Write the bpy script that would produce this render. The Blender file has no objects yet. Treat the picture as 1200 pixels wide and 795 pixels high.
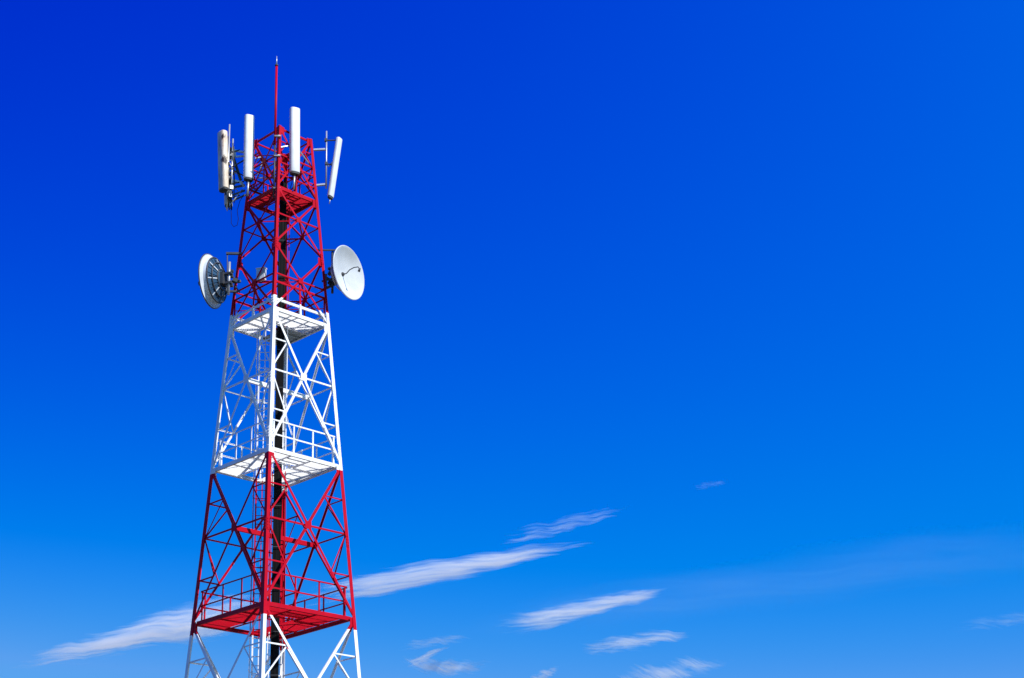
import bpy, math, random
from mathutils import Vector, Matrix

random.seed(7)
SC = bpy.context.scene
COL = SC.collection
V = Vector
R = math.radians

# ------------------------------------------------------------------ helpers
class MB:
    """collects plain polygons, then links them as ONE mesh object"""
    def __init__(self):
        self.v = []; self.f = []; self.sm = []
    def add(self, vs, fs, smooth=False):
        o = len(self.v)
        self.v += [tuple(p) for p in vs]
        self.f += [tuple(i + o for i in f) for f in fs]
        self.sm += [smooth] * len(fs)
        return self
    def hexa(self, c):
        return self.add(c, [(0, 3, 2, 1), (4, 5, 6, 7), (0, 1, 5, 4), (1, 2, 6, 5), (2, 3, 7, 6), (3, 0, 4, 7)])
    def bar(self, p, q, n, w, t, off=0.0, side=0.0):
        """flat bar p->q: width w across, thickness t along n (from off downwards)"""
        p, q, n = V(p), V(q), V(n)
        a = (q - p).normalized()
        n = (n - a * n.dot(a)).normalized()
        s = a.cross(n).normalized()
        c = []
        for e in (p, q):
            for (ss, nn) in ((-.5, 0), (.5, 0), (.5, -1), (-.5, -1)):
                c.append(e + s * (w * ss + side) + n * (off + t * nn))
        return self.hexa(c)
    def angle(self, p, q, n, w, t, off=0.0, flip=1):
        """rolled steel angle: one flange in the face plane (normal n), one turned inward"""
        self.bar(p, q, n, w, t, off)
        self.bar(p, q, n, t, (w - t - .001) * .55, off - t - .0005, flip * (w / 2 - t / 2 - .001))
        return self
    def box(self, c, ax, ay, az, sx, sy, sz):
        c, ax, ay, az = V(c), V(ax), V(ay), V(az)
        k = []
        for z in (-.5, .5):
            for (x, y) in ((-.5, -.5), (.5, -.5), (.5, .5), (-.5, .5)):
                k.append(c + ax * sx * x + ay * sy * y + az * sz * z)
        return self.hexa(k)
    def tube(self, pts, r, seg=10, cap=True):
        pts = [V(p) for p in pts]
        rs = r if isinstance(r, (list, tuple)) else [r] * len(pts)
        vs = []; fs = []
        up = None
        for i, p in enumerate(pts):
            a = pts[min(i + 1, len(pts) - 1)] - pts[max(i - 1, 0)]
            a.normalize()
            if up is None:
                up = a.orthogonal().normalized()
            else:
                up = (up - a * up.dot(a)).normalized()
            b = a.cross(up)
            for k in range(seg):
                t = 2 * math.pi * k / seg
                vs.append(p + (up * math.cos(t) + b * math.sin(t)) * rs[i])
        for i in range(len(pts) - 1):
            for k in range(seg):
                j = (k + 1) % seg
                fs.append((i * seg + k, i * seg + j, (i + 1) * seg + j, (i + 1) * seg + k))
        self.add(vs, fs, True)
        if cap:
            o = len(self.v) - len(vs)
            self.f.append(tuple(o + k for k in reversed(range(seg)))); self.sm.append(False)
            o2 = o + (len(pts) - 1) * seg
            self.f.append(tuple(o2 + k for k in range(seg))); self.sm.append(False)
        return self
    def lathe(self, c, axis, prof, seg=48):
        """prof: list of (radius, distance along axis)"""
        c, a = V(c), V(axis).normalized()
        u = a.orthogonal().normalized(); b = a.cross(u)
        vs = []; fs = []
        for (r, h) in prof:
            for k in range(seg):
                t = 2 * math.pi * k / seg
                vs.append(c + a * h + (u * math.cos(t) + b * math.sin(t)) * max(r, 1e-4))
        for i in range(len(prof) - 1):
            for k in range(seg):
                j = (k + 1) % seg
                fs.append((i * seg + k, i * seg + j, (i + 1) * seg + j, (i + 1) * seg + k))
        return self.add(vs, fs, True)
    def build(self, name, mat, parent=None):
        me = bpy.data.meshes.new(name)
        me.from_pydata(self.v, [], self.f)
        me.polygons.foreach_set('use_smooth', self.sm)
        me.materials.append(mat)
        me.update()
        o = bpy.data.objects.new(name, me)
        COL.objects.link(o)
        if parent: o.parent = parent
        return o

def tag(o, label=None, cat=None, group=None, kind=None):
    for k, x in (('label', label), ('category', cat), ('group', group), ('kind', kind)):
        if x: o[k] = x
    return o

def empty(name, loc=(0, 0, 0)):
    o = bpy.data.objects.new(name, None)
    o.location = loc; o.empty_display_size = .3
    COL.objects.link(o)
    return o

# ------------------------------------------------------------------ camera
F_PX, PITCH, ROLL = 1891.0, R(23.0), R(2.434)
CAM = V((7.952, -50.6, 1.6))
fw = V((0, math.cos(PITCH), math.sin(PITCH)))
r0 = V((1, 0, 0)); u0 = r0.cross(fw)
cr, sr = math.cos(ROLL), math.sin(ROLL)
cx = r0 * cr - u0 * sr
cy = r0 * sr + u0 * cr
cd = bpy.data.cameras.new('camera'); cam = bpy.data.objects.new('camera', cd)
COL.objects.link(cam)
M = Matrix((cx, cy, -fw)).transposed().to_4x4(); M.translation = CAM
cam.matrix_world = M
cd.sensor_width = 36; cd.lens = 36 * F_PX / 1200
cd.clip_start = .1; cd.clip_end = 60000
SC.camera = cam

GD = V((-7.952, 50.6, 0)); DIST = GD.length; GD = GD / DIST       # horizontal direction camera -> tower
GR = V((GD.y, -GD.x, 0))                                          # to the right of it
Z = V((0, 0, 1))
def ray(x, y):
    return (fw * F_PX + cx * (x - 600) + cy * (397.5 - y)).normalized()
def at(x, y, off=0.0):
    """a point of the place seen in direction (x, y), off metres behind the tower axis"""
    d = ray(x, y)
    return CAM + d * ((DIST + off) / d.dot(GD))

# ------------------------------------------------------------------ materials
def new_mat(name):
    m = bpy.data.materials.new(name); m.use_nodes = True
    return m, m.node_tree, m.node_tree.nodes['Principled BSDF']
def N(nt, t, **kw):
    n = nt.nodes.new(t)
    for k, x in kw.items():
        if k.startswith('i_'):
            n.inputs[int(k[2:]) if k[2:].isdigit() else k[2:].replace('_', ' ')].default_value = x
        else: setattr(n, k, x)
    return n
def mathn(nt, op, a, b=None, c=None, clamp=False):
    n = nt.nodes.new('ShaderNodeMath'); n.operation = op; n.use_clamp = clamp
    for i, x in enumerate((a, b, c)):
        if x is None: continue
        if isinstance(x, (int, float)): n.inputs[i].default_value = x
        else: nt.links.new(x, n.inputs[i])
    return n.outputs[0]
def mixc(nt, fac, a, b):
    n = nt.nodes.new('ShaderNodeMix'); n.data_type = 'RGBA'
    for i, x in ((0, fac), (6, a), (7, b)):
        if isinstance(x, (int, float, tuple)): n.inputs[i].default_value = x
        else: nt.links.new(x, n.inputs[i])
    return n.outputs[2]
def weather(nt, base, dirt=(.16, .10, .07, 1), amount=.5, scale=2.0):
    """faded patches and streaky grime of their own shape"""
    tc = N(nt, 'ShaderNodeTexCoord')
    mp = N(nt, 'ShaderNodeMapping'); mp.inputs['Scale'].default_value = (1, 1, .25)
    nt.links.new(tc.outputs['Object'], mp.inputs[0])
    n1 = N(nt, 'ShaderNodeTexNoise', i_Scale=scale * 4, i_Detail=6.0, i_Roughness=.65)
    nt.links.new(mp.outputs[0], n1.inputs[0])
    n2 = N(nt, 'ShaderNodeTexNoise', i_Scale=scale, i_Detail=3.0)
    nt.links.new(tc.outputs['Object'], n2.inputs[0])
    k = mathn(nt, 'MULTIPLY', mathn(nt, 'SUBTRACT', n1.outputs[0], .52, clamp=True), 4.0 * amount, clamp=True)
    hs = N(nt, 'ShaderNodeHueSaturation')
    nt.links.new(base, hs.inputs['Color']) if not isinstance(base, tuple) else setattr(hs.inputs['Color'], 'default_value', base)
    nt.links.new(mathn(nt, 'MULTIPLY_ADD', n2.outputs[0], .5, .75), hs.inputs['Value'])
    return mixc(nt, k, hs.outputs[0], dirt), n1.outputs[0]

WHITE = (.85, .86, .86, 1); RED = (.47, .0012, .015, 1)
LV = dict(g=0.35, l1=8.38, A=13.68, B=18.80, C=23.895, cd=26.41, D=28.696, E=31.20)

def tower_paint():
    m, nt, b = new_mat('banded_tower_paint')
    tc = N(nt, 'ShaderNodeTexCoord'); sx = N(nt, 'ShaderNodeSeparateXYZ')
    nt.links.new(tc.outputs['Object'], sx.inputs[0])
    z = sx.outputs[2]
    w1 = mathn(nt, 'GREATER_THAN', z, LV['A'] - .37)
    w2 = mathn(nt, 'LESS_THAN', z, LV['B'] - .15)
    w3 = mathn(nt, 'GREATER_THAN', z, LV['C'] + .46)
    red = mathn(nt, 'MAXIMUM', mathn(nt, 'MULTIPLY', w1, w2), w3)
    w4 = mathn(nt, 'LESS_THAN', z, LV['l1'] - .3)
    red = mathn(nt, 'MAXIMUM', red, w4)
    c, n1 = weather(nt, mixc(nt, red, WHITE, RED), amount=.24, dirt=(.15, .045, .03, 1))
    nt.links.new(c, b.inputs['Base Color'])
    nt.links.new(mathn(nt, 'MULTIPLY_ADD', n1, .35, .25), b.inputs['Roughness'])
    b.inputs['Specular IOR Level'].default_value = .12
    return m
MATTE = .25
def paint(name, col, rough=.45, amount=.25, metal=0.0, scale=2.0, dirt=(.16, .10, .07, 1)):
    m, nt, b = new_mat(name)
    c, n1 = weather(nt, col, amount=amount, scale=scale, dirt=dirt)
    nt.links.new(c, b.inputs['Base Color'])
    nt.links.new(mathn(nt, 'MULTIPLY_ADD', n1, .3, rough - .15), b.inputs['Roughness'])
    b.inputs['Metallic'].default_value = metal
    b.inputs['Specular IOR Level'].default_value = MATTE
    return m
MT = tower_paint()
M_WHITE = paint('white_paint', WHITE)
MATTE = .12
M_RED = paint('red_paint', RED, dirt=(.15, .045, .03, 1))
MATTE = .25
M_GALV = paint('galvanised_steel', (.52, .54, .56, 1), .42, .3, .6)
M_DARK = paint('dark_weathered_steel', (.07, .075, .085, 1), .5, .3, .4)
M_CABLE = paint('black_cable_sheath', (.004, .004, .005, 1), .6, .0)
M_CABLE.node_tree.nodes['Principled BSDF'].inputs['Specular IOR Level'].default_value = .12
M_RADOME = paint('white_radome', (.70, .72, .73, 1), .38, .10)
M_CAP = paint('grey_end_cap', (.06, .065, .07, 1), .6, .2)
M_DISH = paint('dish_white_enamel', (.57, .60, .63, 1), .40, .08)
M_DISHBACK = paint('dish_back_enamel', (.64, .69, .74, 1), .35, .2)
M_BLUEGREY = paint('blue_grey_steel', (.045, .11, .20, 1), .4, .2, .3)
M_BOX = paint('light_grey_enamel', (.62, .64, .64, 1), .45, .2)
M_PLATE = paint('grey_painted_plate', (.42, .46, .48, 1), .5, .35)

def stained_radome(spots):
    m, nt, b = new_mat('stained_radome')
    tc = N(nt, 'ShaderNodeTexCoord')
    n = N(nt, 'ShaderNodeTexNoise', i_Scale=5.0, i_Detail=6.0, i_Roughness=.7)
    mp = N(nt, 'ShaderNodeMapping'); mp.inputs['Scale'].default_value = (1, 1, .3)
    nt.links.new(tc.outputs['Object'], mp.inputs[0]); nt.links.new(mp.outputs[0], n.inputs[0])
    k = mathn(nt, 'MULTIPLY', mathn(nt, 'SUBTRACT', n.outputs[0], .43, clamp=True), 3.4, clamp=True)
    c = mixc(nt, k, (.78, .70, .56, 1), (.36, .19, .10, 1))
    for (p, r_, st) in spots:          # corroded blotches where the shell has worn through
        vm = N(nt, 'ShaderNodeVectorMath', operation='SUBTRACT'); nt.links.new(tc.outputs['Object'], vm.inputs[0]); vm.inputs[1].default_value = p
        vs_ = N(nt, 'ShaderNodeVectorMath', operation='MULTIPLY'); nt.links.new(vm.outputs[0], vs_.inputs[0]); vs_.inputs[1].default_value = (1, 1, st)
        ln = N(nt, 'ShaderNodeVectorMath', operation='LENGTH'); nt.links.new(vs_.outputs[0], ln.inputs[0])
        dd = mathn(nt, 'ADD', ln.outputs['Value'], mathn(nt, 'MULTIPLY', mathn(nt, 'SUBTRACT', n.outputs[0], .5), .60))
        k2 = mathn(nt, 'MULTIPLY', mathn(nt, 'SUBTRACT', r_, dd, clamp=True), 22.0, clamp=True)
        c = mixc(nt, k2, c, (.035, .018, .010, 1))
    nt.links.new(c, b.inputs['Base Color']); b.inputs['Roughness'].default_value = .55
    return m

# ------------------------------------------------------------------ tower geometry
TH = R(2.2228)
ANG = dict(N=-90, R=0, F=90, L=180)
def rad(z):
    zz = z - 1.6
    return 3.640 - .0856 * zz - .00583 * max(0, zz - 22.295)
def cor(c, z, k=1.0):
    t = R(ANG[c]) + TH
    r = rad(z) * k
    return V((r * math.cos(t), r * math.sin(t), z))
FACES = [('N', 'R'), ('R', 'F'), ('F', 'L'), ('L', 'N')]
def fnormal(a, b):
    m = cor(a, 10) + cor(b, 10); m.z = 0
    return m.normalized()

tower = tag(empty('lattice_tower'), 'tall square lattice mast painted in red and white bands', 'tower')

# legs: L-shaped rolled angle, both flanges in the faces
for c in 'NRFL':
    mb = MB()
    i = 'NRFL'.index(c); nx = 'NRFL'[(i + 1) % 4]; pv = 'NRFL'[(i - 1) % 4]
    zs = [0.05, LV['C'], LV['E'] + .05]
    for z0, z1 in zip(zs, zs[1:]):
        w = .122 if z1 < 25 else .104
        for o in (nx, pv):
            n = fnormal(c, o)
            d = (cor(o, 10) - cor(c, 10)).normalized()
            p, q = cor(c, z0) + d * w / 2, cor(c, z1) + d * w / 2
            # keep the two flanges from sharing a face at the corner
            if o == pv: p += d * .008; q += d * .008
            mb.bar(p, q, n, w, .014)
    # bolted splice plates on the outside of the leg
    for z in (LV['l1'] + 2.4, LV['A'] + 2.55, LV['B'] + .55, LV['B'] + 2.5, LV['C'] + .35, LV['cd']):
        for o in (nx, pv):
            n = fnormal(c, o); d = (cor(o, 10) - cor(c, 10)).normalized()
            e = d * .072
            mb.bar(cor(c, z - .2) + e, cor(c, z + .2) + e, n, .105, .01, .0105)
            for k in (-.15, -.05, .05, .15):
                for s in (-.035, .035):
                    ctr = cor(c, z + k) + e + d * s + n * .016
                    mb.box(ctr, d, n, Z, .022, .012, .022)
    mb.box(cor(c, .035), GR, GD, Z, .55, .55, .05)
    mb.build('leg', MT, tower)

# lattice panels: X bracing with mid strut and secondary members, one panel per face and bay
BAYS = [('g', 'l1', 2), ('l1', 'A', 2), ('A', 'B', 2), ('B', 'C', 2), ('C', 'cd', 1), ('cd', 'D', 1), ('D', 'E', 0)]
MIDZ = {}
for (lo, hi, lvl) in BAYS:
    zl, zh = LV[lo], LV[hi]
    zm = zh - (zh - zl) * rad(zh) / (rad(zh) + rad(zl))
    MIDZ[lo] = zm
    wm = .082 if lvl == 2 else .068
    ws = .046 if lvl == 2 else .045
    for (a, b) in FACES:
        n = fnormal(a, b); d = (cor(b, 10) - cor(a, 10)).normalized()
        al, ah, bl, bh = cor(a, zl), cor(a, zh), cor(b, zl), cor(b, zh)
        am, bm = cor(a, zm), cor(b, zm)
        ctr = (am + bm) / 2
        ins = .05
        mb = MB()
        mb.angle(am + d * ins, bm - d * ins, n, ws + .01, .01, -.046, 1)
        pan = mb.build('lattice_panel', MT, tower)
        if lo == 'D':
            MB().angle(ah + d * ins - Z * .05, bh - d * ins - Z * .05, n, .075, .01, -.046, 1).build('top_strut', MT, pan)
        for k, (p, q) in enumerate(((ah, bl), (bh, al))):
            e = (q - p).normalized() * .06
            MB().angle(p + e, q - e, n, wm, .011, -.0155 if k == 0 else -.030, 1 if k else -1).build('diagonal_brace', MT, pan)
        g = .25 if lvl == 2 else .20
        MB().bar(ctr - Z * g / 2, ctr + Z * g / 2, n, g, .012, -.002).build('gusset_plate', MT, pan)
        # gussets at the leg joints
        for (p, s) in ((ah, -1), (bh, -1)):
            dd = d if p is ah else -d
            c0 = p + dd * .15 - Z * .12
            MB().bar(c0 - Z * .15, c0 + Z * .15, n, .16, .010, -.0145).build('gusset_plate', MT, pan)
        if lvl == 2 or lo == 'D':
            for (top, leg, mid) in ((ah, a, am), (bh, b, bm), (al, a, am), (bl, b, bm)):
                h = (top + ctr) / 2
                lg = cor(leg, h.z)
                dd = (ctr - mid).normalized()
                MB().angle(lg + dd * .05, h, n, ws, .008, -.058, 1).build('secondary_brace', MT, pan)
                MB().angle(mid + dd * .05, h, n, ws, .008, -.068, -1).build('secondary_brace', MT, pan)
        if lo == 'C':
            MB().bar(ctr, (al + bl) / 2, n, .07, .02, -.060).build('hanger', MT, pan)

# plan beams across the tower at mid-bay, carrying ladder and cable tray
for lo in ('l1', 'A', 'B'):
    z = MIDZ[lo]
    mat = {'l1': M_WHITE, 'A': M_RED, 'B': M_WHITE}[lo]
    p = (cor('L', z) + cor('N', z)) / 2; q = (cor('R', z) + cor('F', z)) / 2
    a = (q - p).normalized()
    s = a.cross(Z)
    mb = MB()
    mb.bar(p + a * .06, q - a * .06, s, .15, .012)
    mb.bar(p + a * .06 + Z * .069, q - a * .06 + Z * .069, Z, .07, .012, .006, -.042)
    mb.bar(p + a * .06 - Z * .069, q - a * .06 - Z * .069, Z, .07, .012, .006, -.042)
    mb.build('plan_beam', mat, tower)
for lo in ('C', 'cd', 'D'):
    z = MIDZ[lo] - .02
    ms = [(cor(a, z) + cor(b, z)) / 2 for a, b in FACES]
    for k in range(4):
        p, q = ms[k], ms[(k + 1) % 4]
        a = (q - p).normalized()
        MB().angle(p + a * .10, q - a * .10, Z, .06, .009, -.004 * k, 1).build('plan_brace', MT, tower)
# short sway ties inside the upper red section
for z, k in ((LV['C'] + .62, .90), (LV['D'] + 1.9, .86)):
    for a, b in (('N', 'F'), ('L', 'R')):
        MB().bar(cor(a, z + (.03 if a == 'L' else 0), k), cor(b, z + (.03 if a == 'L' else 0), k), Z, .05, .012).build('cross_tie', MT, tower)

# ------------------------------------------------------------------ decks
def deck_pt(z, u, v):
    n, r_, l = cor('N', z), cor('R', z), cor('L', z)
    return n + (r_ - n) * u + (l - n) * v
def deck(level, mat, spans, plates=(), rails=(), rail_mat=None, joists=True):
    z = LV[level]
    S = (cor('R', z) - cor('N', z)).length
    eu = (cor('R', z) - cor('N', z)).normalized(); ev = (cor('L', z) - cor('N', z)).normalized()
    i = .02 / S * 2
    # perimeter channels
    mb = MB()
    hh = .13
    for (p, q, out) in ((deck_pt(z, .045, .018), deck_pt(z, .955, .018), -ev), (deck_pt(z, .018, .045), deck_pt(z, .018, .955), -eu),
                        (deck_pt(z, .045, .982), deck_pt(z, .955, .982), ev), (deck_pt(z, .982, .045), deck_pt(z, .982, .955), eu)):
        mb.bar(p, q, out, hh, .012, -.02)
        mb.bar(p + Z * (hh / 2 - .007) - out * .062, q + Z * (hh / 2 - .007) - out * .062, Z, .06, .010, .005)
        mb.bar(p - Z * (hh / 2 - .007) - out * .062, q - Z * (hh / 2 - .007) - out * .062, Z, .06, .010, .005)
    plat = mb.build('platform', mat, tower)
    # joists under the grating
    js = []
    for (ua, ub, va, vb) in spans:
        ln_u, ln_v = (ub - ua) * S, (vb - va) * S
        if ln_v > ln_u:
            for k in range(4):
                v = va + (vb - va) * (k + .02) / 3.04
                js.append((deck_pt(z, ua, v), deck_pt(z, ub, v)))
            js.append((deck_pt(z, ub, va), deck_pt(z, ub, vb)))
        else:
            for k in range(3):
                u = ua + (ub - ua) * (k + .5) / 3
                js.append((deck_pt(z, u, va), deck_pt(z, u, vb)))
            js.append((deck_pt(z, ua, vb), deck_pt(z, ub, vb)))
    for k, (p, q) in enumerate(js):
        s = (q - p).normalized().cross(Z)
        MB().bar(p - Z * (.045 + .001 * k), q - Z * (.045 + .001 * k), s, .045, .012).build('joist', mat, plat)
    # bar grating: real upright bearing bars and cross rods
    for (ua, ub, va, vb) in spans:
        mb = MB()
        nb = max(2, int((vb - va) * S / (.034 if level == 'D' else .042)))
        for k in range(nb + 1):
            v = va + (vb - va) * k / nb
            p, q = deck_pt(z, ua, v), deck_pt(z, ub, v)
            mb.bar(p + Z * .005, q + Z * .005, ev, .031, .004)
        nr = max(2, int((ub - ua) * S / .12))
        for k in range(nr + 1):
            u = ua + (ub - ua) * k / nr
            mb.bar(deck_pt(z, u, va) + Z * .014, deck_pt(z, u, vb) + Z * .014, eu, .007, .007)
        mb.build('grating_panel', mat, plat)
    for (ua, ub, va, vb, pm) in plates:
        c = (deck_pt(z, ua, va) + deck_pt(z, ub, vb)) / 2
        mb = MB()
        mb.box(c - Z * .004, eu, ev, Z, (ub - ua) * S, (vb - va) * S, .006)
        for k in (.3, .7):
            mb.bar(deck_pt(z, ua, va + (vb - va) * k) - Z * .037, deck_pt(z, ub, va + (vb - va) * k) - Z * .037, ev, .06, .01)
        mb.build('floor_plate', pm, plat)
    # hand rails
    for (side, u0_, u1_, hs, thick, posts) in rails:
        inset = .045
        f = {'NR': lambda t: deck_pt(z, t, inset), 'NL': lambda t: deck_pt(z, inset, t),
             'LF': lambda t: deck_pt(z, t, 1 - inset), 'RF': lambda t: deck_pt(z, 1 - inset, t)}[side]
        n = {'NR': -ev, 'NL': -eu, 'LF': ev, 'RF': eu}[side]
        mb = MB()
        for h in hs:
            mb.angle(f(u0_) + Z * h, f(u1_) + Z * h, n, thick, .008, 0, 1)
        rl = mb.build('handrail', MT, tower)
        for t in posts:
            MB().bar(f(t) + Z * .05, f(t) + Z * (max(hs) + .02), n, .055, .022, -.011).build('post', MT, rl)

U = [(.03, .33, .03, .97), (.60, .90, .03, .97), (.335, .595, .03, .30)]
ALL = ('NR', 'NL', 'LF', 'RF')
deck('l1', M_WHITE, U, rails=[(s, .06, .94, (.55, 1.03), .045, (.08, .36, .64, .92)) for s in ALL])
deck('A', M_RED, U, rails=[(s, .06, .94, (.55, 1.03), .045, (.10, .37, .63, .92)) for s in ALL])
deck('B', M_WHITE, [(.03, .33, .03, .97), (.60, .96, .03, .97), (.335, .595, .03, .30)],
     rails=[(s, .06, .94, (.55, 1.03), .045, (.10, .37, .63, .92)) for s in ALL])
deck('C', M_WHITE, [(.03, .36, .03, .97), (.365, .96, .03, .42)], plates=[(.56, .97, .43, .97, M_PLATE)],
     rails=[(s, .0, 1.0, (.38,), .085, (.5,)) for s in ALL] + [(s, .04, .96, (1.03,), .07, (.06, .94)) for s in ALL])
deck('D', M_RED, [(.03, .36, .03, .97), (.62, .96, .03, .97), (.365, .615, .03, .34)],
     rails=[(s, .06, .94, (.55, 1.03), .055, (.5,)) for s in ALL])

# ------------------------------------------------------------------ ladder (part of the tower)
lad_c = GR * -.46 + GD * .30
mb = MB()
zb, zt = .3, LV['C'] + .9
for s in (-.19, .19):
    mb.bar(lad_c + GR * s + Z * zb, lad_c + GR * s + Z * zt, -GD, .05, .02)
ladder = mb.build('ladder', MT, tower)
nr = int((zt - zb) / .29)
for k in range(nr):
    MB().tube([lad_c + GR * -.19 + GD * .01 + Z * (zb + .15 + k * .29), lad_c + GR * .19 + GD * .01 + Z * (zb + .15 + k * .29)], .014, 6).build('rung', MT, ladder)
mb = MB()
for k in range(int((zt - 3) / 1.15)):
    z0 = 3 + k * 1.15
    pts = []
    for j in range(9):
        t = math.pi * j / 8
        pts.append(lad_c + GR * (-.30 * math.cos(t)) + GD * (.55 * math.sin(t)) + Z * z0)
    mb.tube(pts, .014, 5)
for sx in (-.28, 0, .28):
    yy = .55 * math.sqrt(max(0, 1 - (sx / .30) ** 2))
    mb.bar(lad_c + GR * sx + GD * (yy + .015) + Z * 2.8, lad_c + GR * sx + GD * (yy + .015) + Z * (zt - .2), GD, .03, .006)
mb.build('safety_cage', MT, ladder)

# cable tray: two side rails and cross pieces
tr_c = GR * .08 - GD * .10
mb = MB()
for s in (-.21, .21):
    mb.bar(tr_c + GR * s + Z * .3, tr_c + GR * s + Z * (LV['D'] + .2), GR, .09, .03, .015)
tray = mb.build('cable_tray', MT, tower)
for k in range(36):
    MB().bar(tr_c + GR * -.21 + GD * .08 + Z * (.6 + k * .78), tr_c + GR * .21 + GD * .08 + Z * (.6 + k * .78), -GD, .04, .01).build('cross_bar', MT, tray)

# feeder cables: a flat bundle, each cable a part
feed = tag(empty('feeder_cables'), 'thick black bundle of feeder cables running up inside the tower', 'cables')
for k in range(18):
    x = -.140 + (k % 9) * .0265
    row = k // 9
    top = LV['D'] + (.3 + .12 * (k % 4)) - (1.2 if k in (0, 8) else 0)
    pts = []
    zz = .3
    while zz < top:
        pts.append(tr_c + GR * (x + random.uniform(-.007, .007)) - GD * (.02 - .055 * row) + GR * (.015 * row) + Z * zz)
        zz += 1.3
    pts.append(tr_c + GR * x - GD * .02 + Z * top)
    pts.append(tr_c + GR * (x * 1.6) - GD * .10 + Z * (top + .35))
    MB().tube(pts, [random.uniform(.014, .0195)] * len(pts), 8).build('cable', M_CABLE, feed)

for k in range(20):
    p = tr_c - GD * .098 + Z * (.9 + k * 1.38)
    MB().bar(p - GR * .16, p + GR * .10, -GD, .022, .012).build('cable_clamp', M_DARK, feed)

# ------------------------------------------------------------------ lightning rod
rod = empty('lightning_rod', at(322, 236, -1.13))
tag(rod, 'slender red mast with a thin silver spike at the very top of the tower', 'lightning rod')
rl = rod.location.copy()
bp, tp, tip = at(322.4, 232, -1.13), at(322.6, 77.5, -1.13), at(322.6, 66, -1.13)
bx, by = (bp.x + tp.x) / 2, (bp.y + tp.y) / 2
def rz(p): return V((bx, by, p.z)) - rl
zc = at(322, 170, -1.13)
MB().tube([rz(zc), rz(tp)], .042, 12).build('mast', M_RED, rod)
MB().tube([rz(bp), rz(zc)], .030, 10).build('lower_pipe', M_DARK, rod)
MB().tube([rz(tp), rz(tp) + Z * .05], .06, 12).build('collar', M_CAP, rod)
MB().tube([rz(tp) + Z * .05, rz(tip)], [.026, .012], 8).build('spike', M_GALV, rod)
mb = MB()
for py in (160, 183, 221):
    p = rz(at(322, py, -1.13))
    mb.box(p + GR * .09, GR, GD, Z, .22, .10, .045)
    mb.tube([p - GD * .08 - GR * .06, p - GD * .08 + GR * .22], .012, 6)
mb.build('clamp', M_GALV, rod)

# ------------------------------------------------------------------ panel antennas
def radome(mb, base, top, face, width, depth, bulge=.5, seg=20, ring=.03):
    """upright radome of rounded section from base to top, its front looking along face"""
    a = (top - base).normalized(); L = (top - base).length
    f = (face - a * face.dot(a)).normalized(); s = a.cross(f)
    prof = []
    for k in range(seg):
        t = 2 * math.pi * k / seg
        ct, st = math.cos(t), math.sin(t)
        e = 2 / 3.4
        x = abs(ct) ** e * math.copysign(1, ct) * width / 2
        y = abs(st) ** e * math.copysign(1, st) * depth / 2
        if y > 0: y = abs(st) ** (.75 if bulge > .4 else e) * depth / 2
        prof.append((x, y))
    vs = []; fs = []
    lv = [(0, .90), (.012, .98), (.03, 1), (L - .03, 1), (L - .012, .97), (L, .88)]
    for (h, k) in lv:
        for (x, y) in prof:
            vs.append(base + a * h + s * (x * k) + f * (y * k))
    for i in range(len(lv) - 1):
        for k in range(seg):
            j = (k + 1) % seg
            fs.append((i * seg + k, i * seg + j, (i + 1) * seg + j, (i + 1) * seg + k))
    mb.add(vs, fs, True)
    o = len(mb.v) - len(vs)
    mb.f.append(tuple(o + k for k in reversed(range(seg)))); mb.sm.append(False)
    mb.f.append(tuple(o + (len(lv) - 1) * seg + k for k in range(seg))); mb.sm.append(False)
    return mb

def cap_bottom(base, top, face, width, depth, name, parent):
    a = (top - base).normalized()
    f = (face - a * face.dot(a)).normalized()
    mb = MB()
    radome(mb, base - a * .075, base - a * .002, face, width * .93, depth * .9)
    return mb.build(name, M_CAP, parent)

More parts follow.
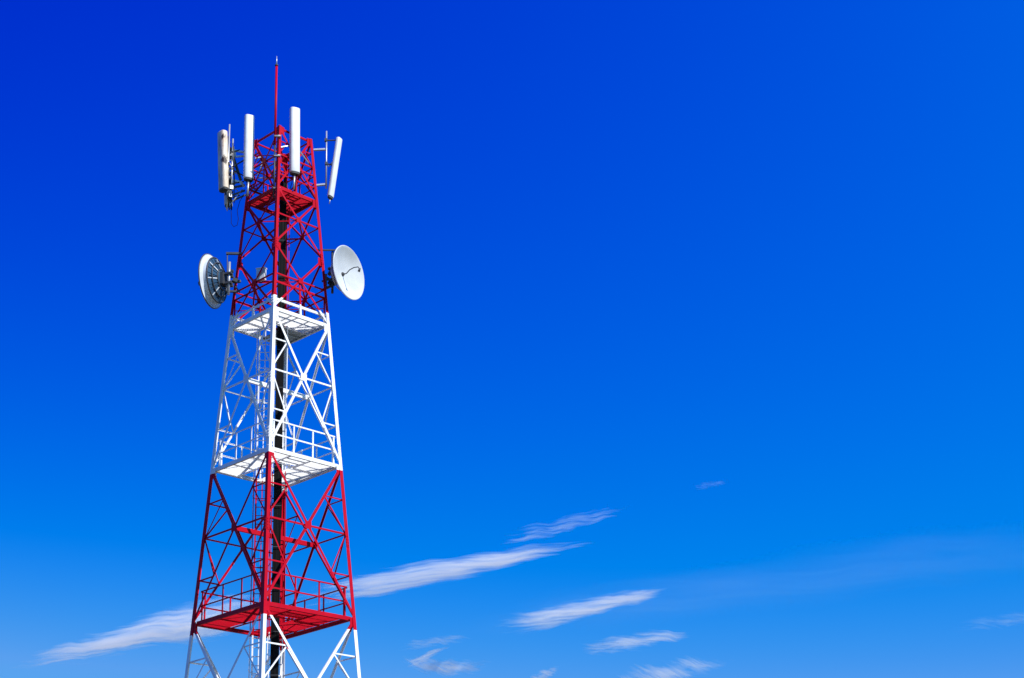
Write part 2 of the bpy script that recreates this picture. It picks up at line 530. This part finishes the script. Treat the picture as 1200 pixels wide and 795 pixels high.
CAMDIR = -GD
def front_antenna(px_top, px_bot, off, face, w, dpt, label, pole_px, tie):
    top, bot = at(*px_top, off), at(*px_bot, off)
    # keep it plumb: share one plan position
    m = (top + bot) / 2
    top, bot = V((m.x + (top.x - m.x) * .25, m.y, top.z)), V((m.x + (bot.x - m.x) * .25, m.y, bot.z))
    base = at(*pole_px, off)
    base = V((m.x - face.x * .02, m.y - face.y * .02, base.z))
    root = tag(empty('panel_antenna', base), label, 'antenna', 'panel antennas around the tower top')
    def l(p): return V(p) - base
    radome(MB(), l(bot), l(top), face, w, dpt).build('radome', M_RADOME, root)
    cap_bottom(l(bot), l(top), face, w, dpt, 'end_cap', root)
    back = -face * (dpt / 2 + .07)
    MB().tube([l(base), l(bot) - Z * .04], .034, 10).build('mount_stub', M_GALV, root)
    MB().tube([l(bot) + back + Z * .10, l(top) + back - Z * .10], .032, 10).build('mount_pole', M_GALV, root)
    for k in (.14, .86):
        p = l(bot) + (l(top) - l(bot)) * k + back
        mb = MB()
        mb.box(p + face * .05, face.cross(Z), face, Z, .13, .14, .09)
        s = face.cross(Z)
        for q in (-.06, .06):
            mb.tube([p - face * .07 + s * q, p + face * .06 + s * q], .01, 6)
        mb.build('bracket', M_GALV, root)
    # feeder jumpers looping from the foot of the antenna back to the mast
    for k, sgn in enumerate((-1, 1)):
        p0 = l(bot) + GR * .07 * sgn
        MB().tube([p0, p0 - Z * .06], .022, 8).build('connector', M_GALV, root)
        q = V((0, 0, LV['D'] + .25)) + GR * .12 - base
        pts = [p0 - Z * .05, p0 - Z * .22, p0 - Z * .34 + (q - p0) * .12, p0 * .55 + q * .45 - Z * (.30 - .08 * k), q]
        MB().tube(pts, .013, 6).build('cable', M_CABLE, root)
    for (a_px, a_off, b_px, b_off) in tie:
        p, q = l(at(*a_px, a_off)), l(at(*b_px, b_off))
        MB().bar(p, q, CAMDIR, .038, .03).build('stay_bar', M_GALV, root)
    return root

face1 = (CAMDIR * .93 + GR * .37).normalized()
front_antenna((291, 136), (292.6, 210), -.28, face1, .355, .24,
              'plain white upright panel antenna between the rust stained one and the red spike mast', (295, 230),
              [((299, 185.5), -.15, (306, 184), .1), ((307.5, 190), .0, (301.5, 208), -.1), ((301.5, 208.5), -.1, (312, 208.5), -.2)])
front_antenna((344.2, 127.5), (346.6, 203), -.86, face1, .365, .25,
              'upright white panel antenna just right of the red spike mast, reaching highest of all', (348.6, 222),
              [((328, 172.5), -1.05, (341, 170.5), -.80), ((352, 178), -.7, (365.5, 196), .0)])

# right: slim tilted panel on a pole with arms to the right-hand leg
def tilted_antenna():
    off = .0
    base = at(382.5, 236, off)
    root = tag(empty('panel_antenna', base), 'slim white panel antenna tilted outward on bracket arms, rightmost of the antennas', 'antenna', 'panel antennas around the tower top')
    def l(p): return V(p) - base
    top, bot = l(at(397.6, 162.5, -.05)), l(at(387.2, 231, -.05))
    face = (GR * .80 - GD * .6).normalized()
    a = (top - bot).normalized()
    radome(MB(), bot, top, face, .26, .16, bulge=.2).build('radome', M_RADOME, root)
    cap_bottom(bot, top, face, .24, .15, 'end_cap', root)
    MB().tube([bot - a * .05, bot - a * .28], .018, 8).build('connector', M_GALV, root)
    pt, pb = l(at(381.8, 154, off)), l(at(383, 221, off))
    pm = (pt + pb) / 2
    MB().tube([V((pm.x, pm.y, pb.z)), V((pm.x, pm.y, pt.z))], .028, 10).build('mount_pole', M_GALV, root)
    for (pp, q) in (((382, 164.5), (395.5, 164)), ((382.4, 192), (389.5, 192.5))):
        mb = MB()
        p, e = l(at(*pp, off)), l(at(*q, -.05))
        mb.bar(p, e, Z, .05, .03); mb.box(p, GR, GD, Z, .10, .12, .10); mb.box(e, GR, GD, Z, .08, .12, .10)
        mb.build('bracket', M_DARK, root)
    MB().tube([l(at(382.4, 192, off)), l(at(385.5, 195.5, off)), l(at(388, 192, off))], .022, 8).build('tilt_arm', M_GALV, root)
    for (p, q) in (((367.5, 175.2), (383.5, 174.4)), ((370.5, 216.8), (383.5, 215.4))):
        MB().bar(l(at(*p, off)), l(at(*q, off)), (-GD + Z * .3), .075, .06).build('arm', M_GALV, root)
    return root
tilted_antenna()

# left: stained panel in front, a second narrow panel behind it, on a pole frame
def left_cluster():
    base = at(270, 243, .0)
    root = tag(empty('panel_antenna', base), 'cream panel antenna with dark rust stains, on a pole frame left of the tower top', 'antenna', 'panel antennas around the tower top')
    def l(p): return V(p) - base
    off = -.25
    top, bot = l(at(260.6, 155, off)), l(at(262.0, 222, off))
    face = (CAMDIR * .62 - GR * .78).normalized()
    mst = stained_radome([(l(at(260.8, 160.8, off - .18)), .125, .62), (l(at(261.6, 187.2, off - .18)), .115, .75), (l(at(262.5, 203, off - .15)), .03, .3), (l(at(258.8, 197, off - .18)), .05, .35)])
    radome(MB(), bot, top, face, .38, .26, bulge=.2).build('radome', mst, root)
    cap_bottom(bot, top, face, .38, .26, 'end_cap', root)
    def vpole(x0, y0, x1, y1, o, r, name='mount_pole', mat=M_GALV):
        a, b = l(at(x0, y0, o)), l(at(x1, y1, o)); m = (a + b) / 2
        MB().tube([V((m.x, m.y, b.z)), V((m.x, m.y, a.z))], r, 10).build(name, mat, root)
    vpole(265.4, 146, 269.4, 245, -.05, .030)
    vpole(271.2, 163, 272.2, 244, .05, .030)
    # dark lattice outrigger and silver bracket triangle to the left-hand leg
    mb = MB()
    for (p, q) in (((267, 168), (281.5, 212)), ((270.5, 173), (283, 211))):
        mb.bar(l(at(*p, .1)), l(at(*q, .1)), CAMDIR, .05, .04)
    for k in range(7):
        t = k / 6
        p = l(at(267 + 14 * t, 168 + 43 * t, .1)); q = l(at(270.5 + 12.5 * min(1, t + .07), 173 + 38 * min(1, t + .07), .1))
        mb.bar(p, q, CAMDIR, .03, .03)
    mb.build('outrigger_truss', M_DARK, root)
    for (p, q, w, m_) in (((271.5, 175.5), (287, 178.5), .07, M_GALV), ((276, 183.5), (287, 182.5), .06, M_GALV), ((275.6, 176.5), (275.8, 184), .06, M_GALV),
                          ((267, 209.5), (282.5, 213.5), .07, M_GALV), ((281.5, 213), (286.5, 219), .09, M_GALV),
                          ((266, 199), (273, 204), .05, M_GALV), ((263, 179), (272, 182), .05, M_DARK),
                          ((270, 220), (287, 217), .07, M_DARK), ((271, 229), (287, 223), .06, M_DARK), ((271, 236), (288, 228), .05, M_DARK),
                          ((262, 165), (270, 167), .06, M_DARK), ((262, 208), (271, 210), .06, M_DARK)):
        MB().bar(l(at(*p, .05)), l(at(*q, .10)), CAMDIR, w, .05).build('bracket', m_, root)
    mb = MB()
    mb.tube([l(at(270.5, 240, .05)), l(at(271, 252, .05)), l(at(271, 262, .05)), l(at(274, 266, .05)), l(at(278, 264, .05)), l(at(279.3, 257, .05)),
             l(at(278, 247, .05)), l(at(281, 236, .05)), l(at(286, 228, .1))], .011, 6)
    mb.tube([l(at(266, 226, -.1)), l(at(266.5, 241, -.05)), l(at(269, 246, 0)), l(at(271, 243, .05))], .012, 6)
    for k in range(3):
        mb.tube([l(at(268 + k, 205, .0)), l(at(269.5 + k, 225, .0)), l(at(271 + k * .3, 246, .0))], .016, 6)
    mb.build('cable', M_CABLE, root)
    # clamps, small boxes and tie pipes crowding the two poles
    rnd = random.Random(5)
    for k in range(24):
        t = rnd.random()
        x = 264.5 + 7.5 * rnd.random() + 3 * t; y = 170 + 72 * t
        mb = MB(); sz = rnd.uniform(.06, .14)
        mb.box(l(at(x, y, rnd.uniform(-.1, .12))), (GR + GD * rnd.uniform(-.6, .6)).normalized(), (GD - GR * rnd.uniform(-.3, .3)).normalized(), Z, sz, .08, sz * rnd.uniform(.6, 1.8))
        mb.build('clamp', M_DARK if k % 3 else M_GALV, root)
    for (p, q) in (((266, 180), (281, 176)), ((264, 194), (285, 206)), ((268, 216), (286, 213)), ((265, 234), (281, 229)), ((272, 196), (286, 188)), ((267.5, 160), (268.5, 246)), ((274, 172), (274.5, 238)), ((265.5, 172), (274, 190)), ((264, 203), (272, 196)), ((266, 214), (279, 224)), ((265.5, 226), (276, 215)), ((268, 190), (277, 204)), ((270, 240), (284, 222)), ((263, 186), (272, 189)), ((273, 168), (275, 215))):
        MB().tube([l(at(*p, rnd.uniform(-.1, .05))), l(at(*q, .1))], rnd.uniform(.016, .030), 6).build('tie_pipe', M_GALV if rnd.random() < .35 else M_DARK, root)
    # second antenna behind
    b2 = at(266.6, 250, .25)
    r2 = tag(empty('panel_antenna', b2), 'short narrow grubby panel antenna half hidden behind the stained one, lowest of the group', 'antenna', 'panel antennas around the tower top')
    t2, e2 = at(265.4, 196, .25) - b2, at(266.4, 240, .25) - b2
    radome(MB(), e2, t2, face, .22, .16, bulge=.2).build('radome', stained_radome([(t2 + CAMDIR * .08 - Z * .9, .09, .5), (t2 + CAMDIR * .08 - Z * 1.1, .07, .8)]), r2)
    cap_bottom(e2, t2, face, .22, .16, 'end_cap', r2)
    MB().tube([e2 - Z * .25, e2 - Z * .06], .02, 8).build('connector', M_GALV, r2)
    mb = MB()
    for k in (.2, .8):
        p = e2 + (t2 - e2) * k
        mb.bar(p, p + GR * .18 - GD * .2, Z, .05, .04)
    mb.build('bracket', M_DARK, r2)
left_cluster()

# ------------------------------------------------------------------ microwave dishes
def dish(ctr, ndir, D, label, dep, leg_pts, back_dark):
    root = tag(empty('microwave_dish', ctr), label, 'dish', 'microwave dishes below the top deck')
    n = V(ndir).normalized()
    Rr = D / 2
    hb = dep + .16                                             # how far the back frame stands behind the rim
    prof = []
    for k in range(17):
        r_ = Rr * k / 16
        prof.append((r_, -dep + dep * (r_ / Rr) ** 2))
    rim = [(Rr + .012, .004), (Rr + .03, -.012), (Rr + .028, -.04), (Rr + .008, -.045)]
    outer = [(r_ + .004, h - .035) for (r_, h) in reversed(prof)]
    MB().lathe((0, 0, 0), n, prof + rim[:2], 64).build('reflector', M_DISH, root)
    MB().lathe((0, 0, 0), n, rim[1:], 64).build('rim', M_DARK if back_dark else M_DISHBACK, root)
    MB().lathe((0, 0, 0), n, [(Rr + .008, -.045)] + outer, 64).build('back_shell', M_DISHBACK, root)
    s = n.cross(Z).normalized(); up = s.cross(n).normalized()
    # hook feed: wave-guide from the vertex to the focus
    f0 = n * (-dep)
    pts = [f0, f0 + n * .14 - s * .02, f0 + n * .20 + up * .02, f0 + n * .30 + up * .10, f0 + n * .48 + up * .14, f0 + n * .64 + up * .12, f0 + n * .70 + up * .03]
    mb = MB().tube(pts, .018, 8)
    mb.tube([f0 + n * .72 + up * .05, f0 + n * .67 - up * .07], [.03, .045], 10)
    mb.tube([f0 + n * .01, f0 + n * .06], [.08, .05], 12)
    mb.build('feed_hook', M_DARK, root)
    # back ring, struts and mount
    mb = MB(); seg = 28
    for (rr, h) in ((.36, -hb), (.60, -hb + (.09 if back_dark else .09))):
        ring = [n * h + (s * math.cos(2 * math.pi * k / seg) + up * math.sin(2 * math.pi * k / seg)) * rr for k in range(seg + 1)]
        mb.tube(ring, .024, 6)
    for k in range(10):
        t = 2 * math.pi * (k + .25) / 10
        e = s * math.cos(t) + up * math.sin(t)
        mb.bar(e * .30 - n * hb, e * (Rr * .74) - n * (.285 if back_dark else .47 * dep + .06), e.cross(n), .045, .012)
    mb.build('back_frame', M_DARK if back_dark else M_GALV, root)
    if back_dark:
        MB().lathe((0, 0, 0), n, [(Rr * .84, -.235), (.34, -hb + .01), (.30, -hb), (.02, -hb)], 40).build('back_cover', M_BLUEGREY, root)
        MB().lathe((0, 0, 0), n, [(Rr * .87, -.28 * dep), (Rr * .85, -.23)], 48).build('shroud', M_DISHBACK, root)
        MB().tube([n * -.235 + (s * math.cos(2 * math.pi * k / 40) + up * math.sin(2 * math.pi * k / 40)) * Rr * .84 for k in range(41)], .028, 6).build('shroud_ring', M_DARK, root)
        for k in range(22):
            t = 2 * math.pi * k / 22
            e = s * math.cos(t) + up * math.sin(t)
            MB().bar(e * (Rr * .81) - n * .25, e * .33 - n * (hb + .002), e.cross(n).cross(e * .5 + n * .3), .035, .012).build('back_rib', M_DISHBACK if k % 3 == 0 else M_BLUEGREY, root)
    pole = -n * (hb + .26)
    MB().tube([pole - Z * .62, pole + Z * (.62 if back_dark else .98)], .045, 12).build('mount_pole', M_GALV if back_dark else M_DARK, root)
    mb = MB()
    mb.box(-n * (hb + .05), n, s, up, .12, .36, .44)
    for h in (-.18, .18):
        mb.box(pole + Z * h, n, s, Z, .22, .18, .07)
        mb.tube([pole + Z * h, -n * hb + Z * h], .035, 8)
    for h in (-.25, .1, .3):
        mb.box(pole + Z * h - n * .06 + s * .08, n, s, Z, .10, .12, .08)
    mb.build('mount', M_DARK, root)
    for (p, q, w) in leg_pts:
        MB().bar(V(p) - ctr, V(q) - ctr, Z, w, w * .8, w * .4).build('support_arm', M_DARK, root)
    return root
def hdir(deg):       # horizontal direction, degrees from +x
    return V((math.cos(R(deg)), math.sin(R(deg)), 0))
cR = at(409.3, 319.5, -.35)
dish(cR, hdir(-27), 1.90, 'white microwave dish showing its bowl and hooked feed, right of the tower', .28,
     [(at(371, 293.2, .0), at(393, 293.5, .0), .06), (at(381, 325, .0), at(395, 333, .0), .09), (at(376, 341, .1), at(395, 332, .1), .09), (at(381.5, 336, -.1), at(381.5, 322, -.1), .13),
      (at(377, 330, .0), at(388, 327, .0), .06)], False)
cL = at(246.8, 330, .0)
dish(cL, hdir(165), 1.88, 'microwave dish seen from behind with dark back frame, left of the tower', .27,
     [(at(265, 297.3, .1), at(284, 297.5, .1), .09), (at(264, 341.5, .0), at(279, 342, .0), .08), (at(264, 331, .0), at(282, 330, .1), .10), (at(266.3, 297, .1), at(266.3, 330, .05), .03),
      (at(273, 328, .0), at(278.5, 330, .0), .16), (at(276, 336, .0), at(281, 343, .0), .05)], True)

# small cabinet inside the left face
bxp = at(306, 329, -.75)
box = tag(empty('equipment_box', bxp), 'small pale cabinet fixed inside the red lattice between the two dishes', 'cabinet')
mb = MB(); mb.box((0, 0, .22), (GR * .9 - GD * .44).normalized(), (GD * .9 + GR * .44).normalized(), Z, .30, .16, .42)
mb.build('housing', M_BOX, box)
mb = MB(); mb.box(V((0, 0, .445)), (GR * .9 - GD * .44).normalized(), (GD * .9 + GR * .44).normalized(), Z, .34, .20, .02)
mb.build('lid', M_WHITE, box)
mb = MB(); mb.bar(V((0, 0, .02)) + GD * .1 - GR * .3, V((0, 0, .02)) + GD * .1 + GR * .6, CAMDIR, .05, .03); mb.build('bracket', M_RED, box)

# ------------------------------------------------------------------ ground
def ground():
    m, nt, b = new_mat('dry_ground')
    tc = N(nt, 'ShaderNodeTexCoord')
    n1 = N(nt, 'ShaderNodeTexNoise', i_Scale=.06, i_Detail=8.0, i_Roughness=.6); nt.links.new(tc.outputs['Object'], n1.inputs[0])
    n2 = N(nt, 'ShaderNodeTexNoise', i_Scale=3.0, i_Detail=8.0, i_Roughness=.7); nt.links.new(tc.outputs['Object'], n2.inputs[0])
    c = mixc(nt, n1.outputs[0], (.045, .06, .022, 1), (.12, .105, .07, 1))
    c = mixc(nt, mathn(nt, 'MULTIPLY', n2.outputs[0], .4), c, (.04, .06, .02, 1))
    nt.links.new(c, b.inputs['Base Color']); b.inputs['Roughness'].default_value = .95
    S = 20000
    tag(MB().add([(-S, -S, 0), (S, -S, 0), (S, S, 0), (-S, S, 0)], [(0, 1, 2, 3)]).build('ground', m), kind='structure')
    mp = paint('concrete', (.42, .41, .39, 1), .85, .3)
    mb = MB(); mb.box((0, 0, -.09), hdir(-45 + math.degrees(TH)), hdir(45 + math.degrees(TH)), Z, 7.2, 7.2, .2)
    tag(mb.build('concrete_pad', mp), kind='structure')
ground()

# ------------------------------------------------------------------ clouds: thin scattering ice cloud, far off
def cloud_mat(i, dens, bend, t0, t1, fx, fz, shear, lo, hi, seed):
    m = bpy.data.materials.new('cirrus'); m.use_nodes = True
    nt = m.node_tree; nt.nodes.remove(nt.nodes['Principled BSDF'])
    out = nt.nodes['Material Output']
    tc = N(nt, 'ShaderNodeTexCoord'); sx = N(nt, 'ShaderNodeSeparateXYZ'); nt.links.new(tc.outputs['Object'], sx.inputs[0])
    x, y, z = sx.outputs
    # warp
    cmb0 = N(nt, 'ShaderNodeCombineXYZ')
    nt.links.new(mathn(nt, 'MULTIPLY_ADD', x, 2.2, seed), cmb0.inputs[0]); nt.links.new(mathn(nt, 'MULTIPLY', y, .2), cmb0.inputs[1]); nt.links.new(mathn(nt, 'MULTIPLY_ADD', z, .7, seed * .7), cmb0.inputs[2])
    wn = N(nt, 'ShaderNodeTexNoise', i_Scale=1.0, i_Detail=3.0); nt.links.new(cmb0.outputs[0], wn.inputs[0])
    warp = mathn(nt, 'MULTIPLY', mathn(nt, 'SUBTRACT', wn.outputs[0], .5), .6)
    zb = mathn(nt, 'SUBTRACT', z, mathn(nt, 'MULTIPLY', mathn(nt, 'MULTIPLY', x, x), bend))
    zb = mathn(nt, 'ADD', zb, warp)
    half = mathn(nt, 'MULTIPLY_ADD', x, (t1 - t0) / 2, (t1 + t0) / 2)
    zn = mathn(nt, 'DIVIDE', zb, half)
    rr = mathn(nt, 'ADD', mathn(nt, 'ADD', mathn(nt, 'MULTIPLY', zn, zn), mathn(nt, 'MULTIPLY', y, y)), mathn(nt, 'POWER', mathn(nt, 'ABSOLUTE', x), 3.0))
    fall = mathn(nt, 'SUBTRACT', 1.0, rr, clamp=True)
    cmb = N(nt, 'ShaderNodeCombineXYZ')
    nt.links.new(mathn(nt, 'MULTIPLY_ADD', x, fx, seed * 3.1), cmb.inputs[0]); nt.links.new(mathn(nt, 'MULTIPLY', y, .22), cmb.inputs[1])
    nt.links.new(mathn(nt, 'MULTIPLY_ADD', mathn(nt, 'MULTIPLY_ADD', x, shear, zb), fz, seed), cmb.inputs[2])
    n1 = N(nt, 'ShaderNodeTexNoise', i_Scale=1.0, i_Detail=7.0, i_Roughness=.62, i_Distortion=.35); nt.links.new(cmb.outputs[0], n1.inputs[0])
    mr = N(nt, 'ShaderNodeMapRange', interpolation_type='SMOOTHSTEP'); mr.inputs[1].default_value = lo; mr.inputs[2].default_value = hi
    nt.links.new(n1.outputs[0], mr.inputs[0])
    # finer fibres along the streak
    cmb2 = N(nt, 'ShaderNodeCombineXYZ')
    nt.links.new(mathn(nt, 'MULTIPLY_ADD', x, fx * 2.2, seed * 1.7), cmb2.inputs[0]); nt.links.new(mathn(nt, 'MULTIPLY', y, .3), cmb2.inputs[1])
    nt.links.new(mathn(nt, 'MULTIPLY_ADD', mathn(nt, 'MULTIPLY_ADD', x, shear * 2.2, zb), fz * 3.2, seed), cmb2.inputs[2])
    n2 = N(nt, 'ShaderNodeTexNoise', i_Scale=1.0, i_Detail=6.0, i_Roughness=.6, i_Distortion=.5); nt.links.new(cmb2.outputs[0], n2.inputs[0])
    fib = mathn(nt, 'MULTIPLY_ADD', mathn(nt, 'SUBTRACT', n2.outputs[0], .36, clamp=True), 3.6, .05)
    comb = mathn(nt, 'ADD', mathn(nt, 'MULTIPLY', n1.outputs[0], .50), mathn(nt, 'MULTIPLY', n2.outputs[0], .50))
    k = mathn(nt, 'SUBTRACT', mathn(nt, 'MULTIPLY_ADD', fall, .26, comb), lo + .29, clamp=True)
    d = mathn(nt, 'MULTIPLY', mathn(nt, 'MULTIPLY', mathn(nt, 'POWER', k, 1.4), fall), dens * 4.0)
    sc = N(nt, 'ShaderNodeVolumeScatter'); sc.inputs['Color'].default_value = (.91, 1, 1, 1); sc.inputs['Anisotropy'].default_value = .15
    nt.links.new(d, sc.inputs['Density'])
    nt.links.new(sc.outputs[0], out.inputs['Volume'])
    return m
_sph = None
def cloud(i, p0, p1, thick, label, dens=.006, bend=0.0, t0=.6, t1=.6, fx=1.6, fz=2.2, shear=.3, lo=.38, hi=.7, dist=9000.0, seed=None):
    """a streak from p0 to p1 (directions in the photograph), thick pixels tall"""
    global _sph
    if _sph is None:
        mb = MB().lathe((0, 0, 0), (1, 0, 0), [(math.sin(math.pi * k / 12), -math.cos(math.pi * k / 12)) for k in range(13)], 24)
        _sph = mb
    a, b = CAM + ray(*p0) * dist, CAM + ray(*p1) * dist
    c = (a + b) / 2
    ex = (b - a).normalized(); view = (c - CAM).normalized()
    ey = (view - ex * view.dot(ex)).normalized(); ez = ex.cross(ey)
    if ez.z < 0: ez, ey = -ez, -ey
    sxl = (b - a).length / 2; sz = thick / F_PX * dist / 2
    m = cloud_mat(i, dens, bend, t0, t1, fx, fz, shear, lo, hi, seed if seed is not None else i * 1.37)
    o = MB(); o.v, o.f, o.sm = _sph.v, _sph.f, _sph.sm
    ob = o.build('cloud', m)
    mw = Matrix((ex * sxl, ey * 300, ez * sz)).transposed().to_4x4(); mw.translation = c
    ob.matrix_world = mw
    tag(ob, label, 'cloud', 'wispy clouds low in the sky')
    return ob
CLOUDS = True
if CLOUDS:
    cloud(1, (2, 783), (348, 702), 70, 'broad wispy white cloud left of the tower, ending behind its lower red deck', t0=.38, t1=.95, dens=.020, lo=.30, hi=.75, fx=1.1)
    cloud(2, (316, 711), (730, 625), 56, 'longest bright white streak of cloud, reaching right from behind the tower', t0=1.0, t1=.25, dens=.019, bend=-.10, lo=.30, hi=.75, fx=1.3)
    cloud(3, (578, 638), (752, 590), 46, 'thin faint wisp of cloud just above the long streak', t0=.7, t1=.35, dens=.0055, lo=.34, hi=.8, fx=1.2, fz=3)
    cloud(4, (572, 739), (800, 687), 44, 'feathered white streak of cloud below the tip of the long streak', t0=.9, t1=.35, dens=.014, lo=.30, hi=.78, fx=1.1)
    cloud(5, (665, 763), (826, 741), 48, 'small ragged white cloud near the bottom edge, right of centre', t0=.8, t1=.4, dens=.010, lo=.32, hi=.78, fx=1.2)
    c6 = cloud(6, (462, 779), (582, 784), 40, 'small hooked cloud at the bottom edge, nearest the tower on its right', t0=.6, t1=.5, dens=.012, lo=.30, hi=.75, bend=.35, fx=1.1)
    curl = cloud(13, (474, 783), (532, 753), 20, None, t0=.9, t1=.3, dens=.009, lo=.28, hi=.75, fx=.9, bend=-.2)
    del curl['category'], curl['group']
    curl.name = 'curl'
    mwc = curl.matrix_world.copy(); bpy.context.view_layer.update()
    curl.parent = c6; curl.matrix_parent_inverse = c6.matrix_world.inverted(); curl.matrix_world = mwc
    cloud(7, (456, 760), (560, 746), 30, 'tiny pale wisp of cloud above the small hooked one', t0=.6, t1=.5, dens=.0055, lo=.34, hi=.8, fx=1.1)
    cloud(8, (705, 802), (870, 772), 60, 'pale shreds of cloud cut by the bottom edge', t0=.7, t1=.5, dens=.008, lo=.32, hi=.8, shear=.8)
    cloud(9, (1105, 738), (1240, 720), 40, 'faint cloud wisp at the right edge of the sky', t0=.5, t1=.6, dens=.0021, lo=.34, hi=.8, fx=1.1, fz=3)
    cloud(10, (806, 573), (858, 563), 20, 'lone tiny puff of cloud highest of all the wisps', t0=.6, t1=.6, dens=.0011, lo=.32, hi=.8)
    cloud(11, (500, 742), (1400, 612), 110, 'very faint broad veil of cloud slanting up to the right edge', t0=.6, t1=.7, dens=.00019, lo=.1, hi=.9, fx=1.4, fz=1.6)
    cloud(12, (612, 806), (660, 780), 30, 'tiny bright tuft of cloud on the bottom edge between two larger clouds', t0=.7, t1=.5, dens=.008, lo=.30, hi=.8, shear=.9)

# ------------------------------------------------------------------ sky, sun
SUN_AZ, SUN_EL = -38.0, 42.0
w = bpy.data.worlds.new('World'); SC.world = w; w.use_nodes = True
nt = w.node_tree; bg = nt.nodes['Background']
sky = N(nt, 'ShaderNodeTexSky', sky_type='NISHITA', sun_disc=False)
sky.sun_elevation = R(SUN_EL); sky.sun_rotation = R(90 - SUN_AZ)
# deep polarised blue: grade each channel of the sky, darker at right angles to the sun
sep = N(nt, 'ShaderNodeSeparateColor'); nt.links.new(sky.outputs[0], sep.inputs[0])
tc = N(nt, 'ShaderNodeTexCoord'); sx = N(nt, 'ShaderNodeSeparateXYZ'); nt.links.new(tc.outputs['Generated'], sx.inputs[0])
el = mathn(nt, 'MAXIMUM', mathn(nt, 'SUBTRACT', sx.outputs[2], .19), 0.0)
pol = mathn(nt, 'MULTIPLY', sx.outputs[0], el)
pol = mathn(nt, 'MAXIMUM', mathn(nt, 'MINIMUM', pol, .15), -.15)
def chan(o, k, p, c, cap):
    x = mathn(nt, 'MULTIPLY', mathn(nt, 'POWER', o, p), k)
    x = mathn(nt, 'MULTIPLY', x, mathn(nt, 'EXPONENT', mathn(nt, 'MULTIPLY', pol, c)))
    return mathn(nt, 'MINIMUM', x, cap)
cc = N(nt, 'ShaderNodeCombineColor')
EXPO = .35
STR = .1
GAIN = 2 ** EXPO
rch = mathn(nt, 'MAXIMUM', mathn(nt, 'SUBTRACT', chan(sep.outputs[0], .000226 / STR, 6.4, 3.0, .12 / STR), .02 / STR), 0.0)
nt.links.new(rch, cc.inputs[0])
g0 = chan(sep.outputs[1], .0179 / STR, 2.28, 5.6, .62 / STR)
g1 = mathn(nt, 'POWER', mathn(nt, 'ADD', mathn(nt, 'POWER', mathn(nt, 'MULTIPLY', g0, STR / .48), 3.0), 1.0), 1 / 3)
nt.links.new(mathn(nt, 'DIVIDE', g0, g1), cc.inputs[1])
nt.links.new(chan(sep.outputs[2], .425 / STR, (.45), .9, .865 / STR), cc.inputs[2])
nt.links.new(cc.outputs[0], bg.inputs[0]); bg.inputs[1].default_value = STR / GAIN

sl = bpy.data.lights.new('sun', 'SUN'); so = bpy.data.objects.new('sun', sl); COL.objects.link(so)
sl.energy = 4.4; sl.angle = R(.53); sl.color = (1.0, .965, .92)
sd = V((math.cos(R(SUN_EL)) * math.cos(R(SUN_AZ)), math.cos(R(SUN_EL)) * math.sin(R(SUN_AZ)), math.sin(R(SUN_EL))))
so.rotation_euler = sd.to_track_quat('Z', 'Y').to_euler(); so.location = sd * 60

SC.view_settings.view_transform = 'Standard'; SC.view_settings.look = 'None'
SC.view_settings.exposure = EXPO; SC.view_settings.gamma = 1
SC.view_settings.use_curve_mapping = False
SC.render.engine = 'CYCLES'
SC.cycles.volume_step_rate = .5
SC.cycles.volume_max_steps = 256
SC.cycles.max_bounces = 12
SC.cycles.volume_bounces = 8
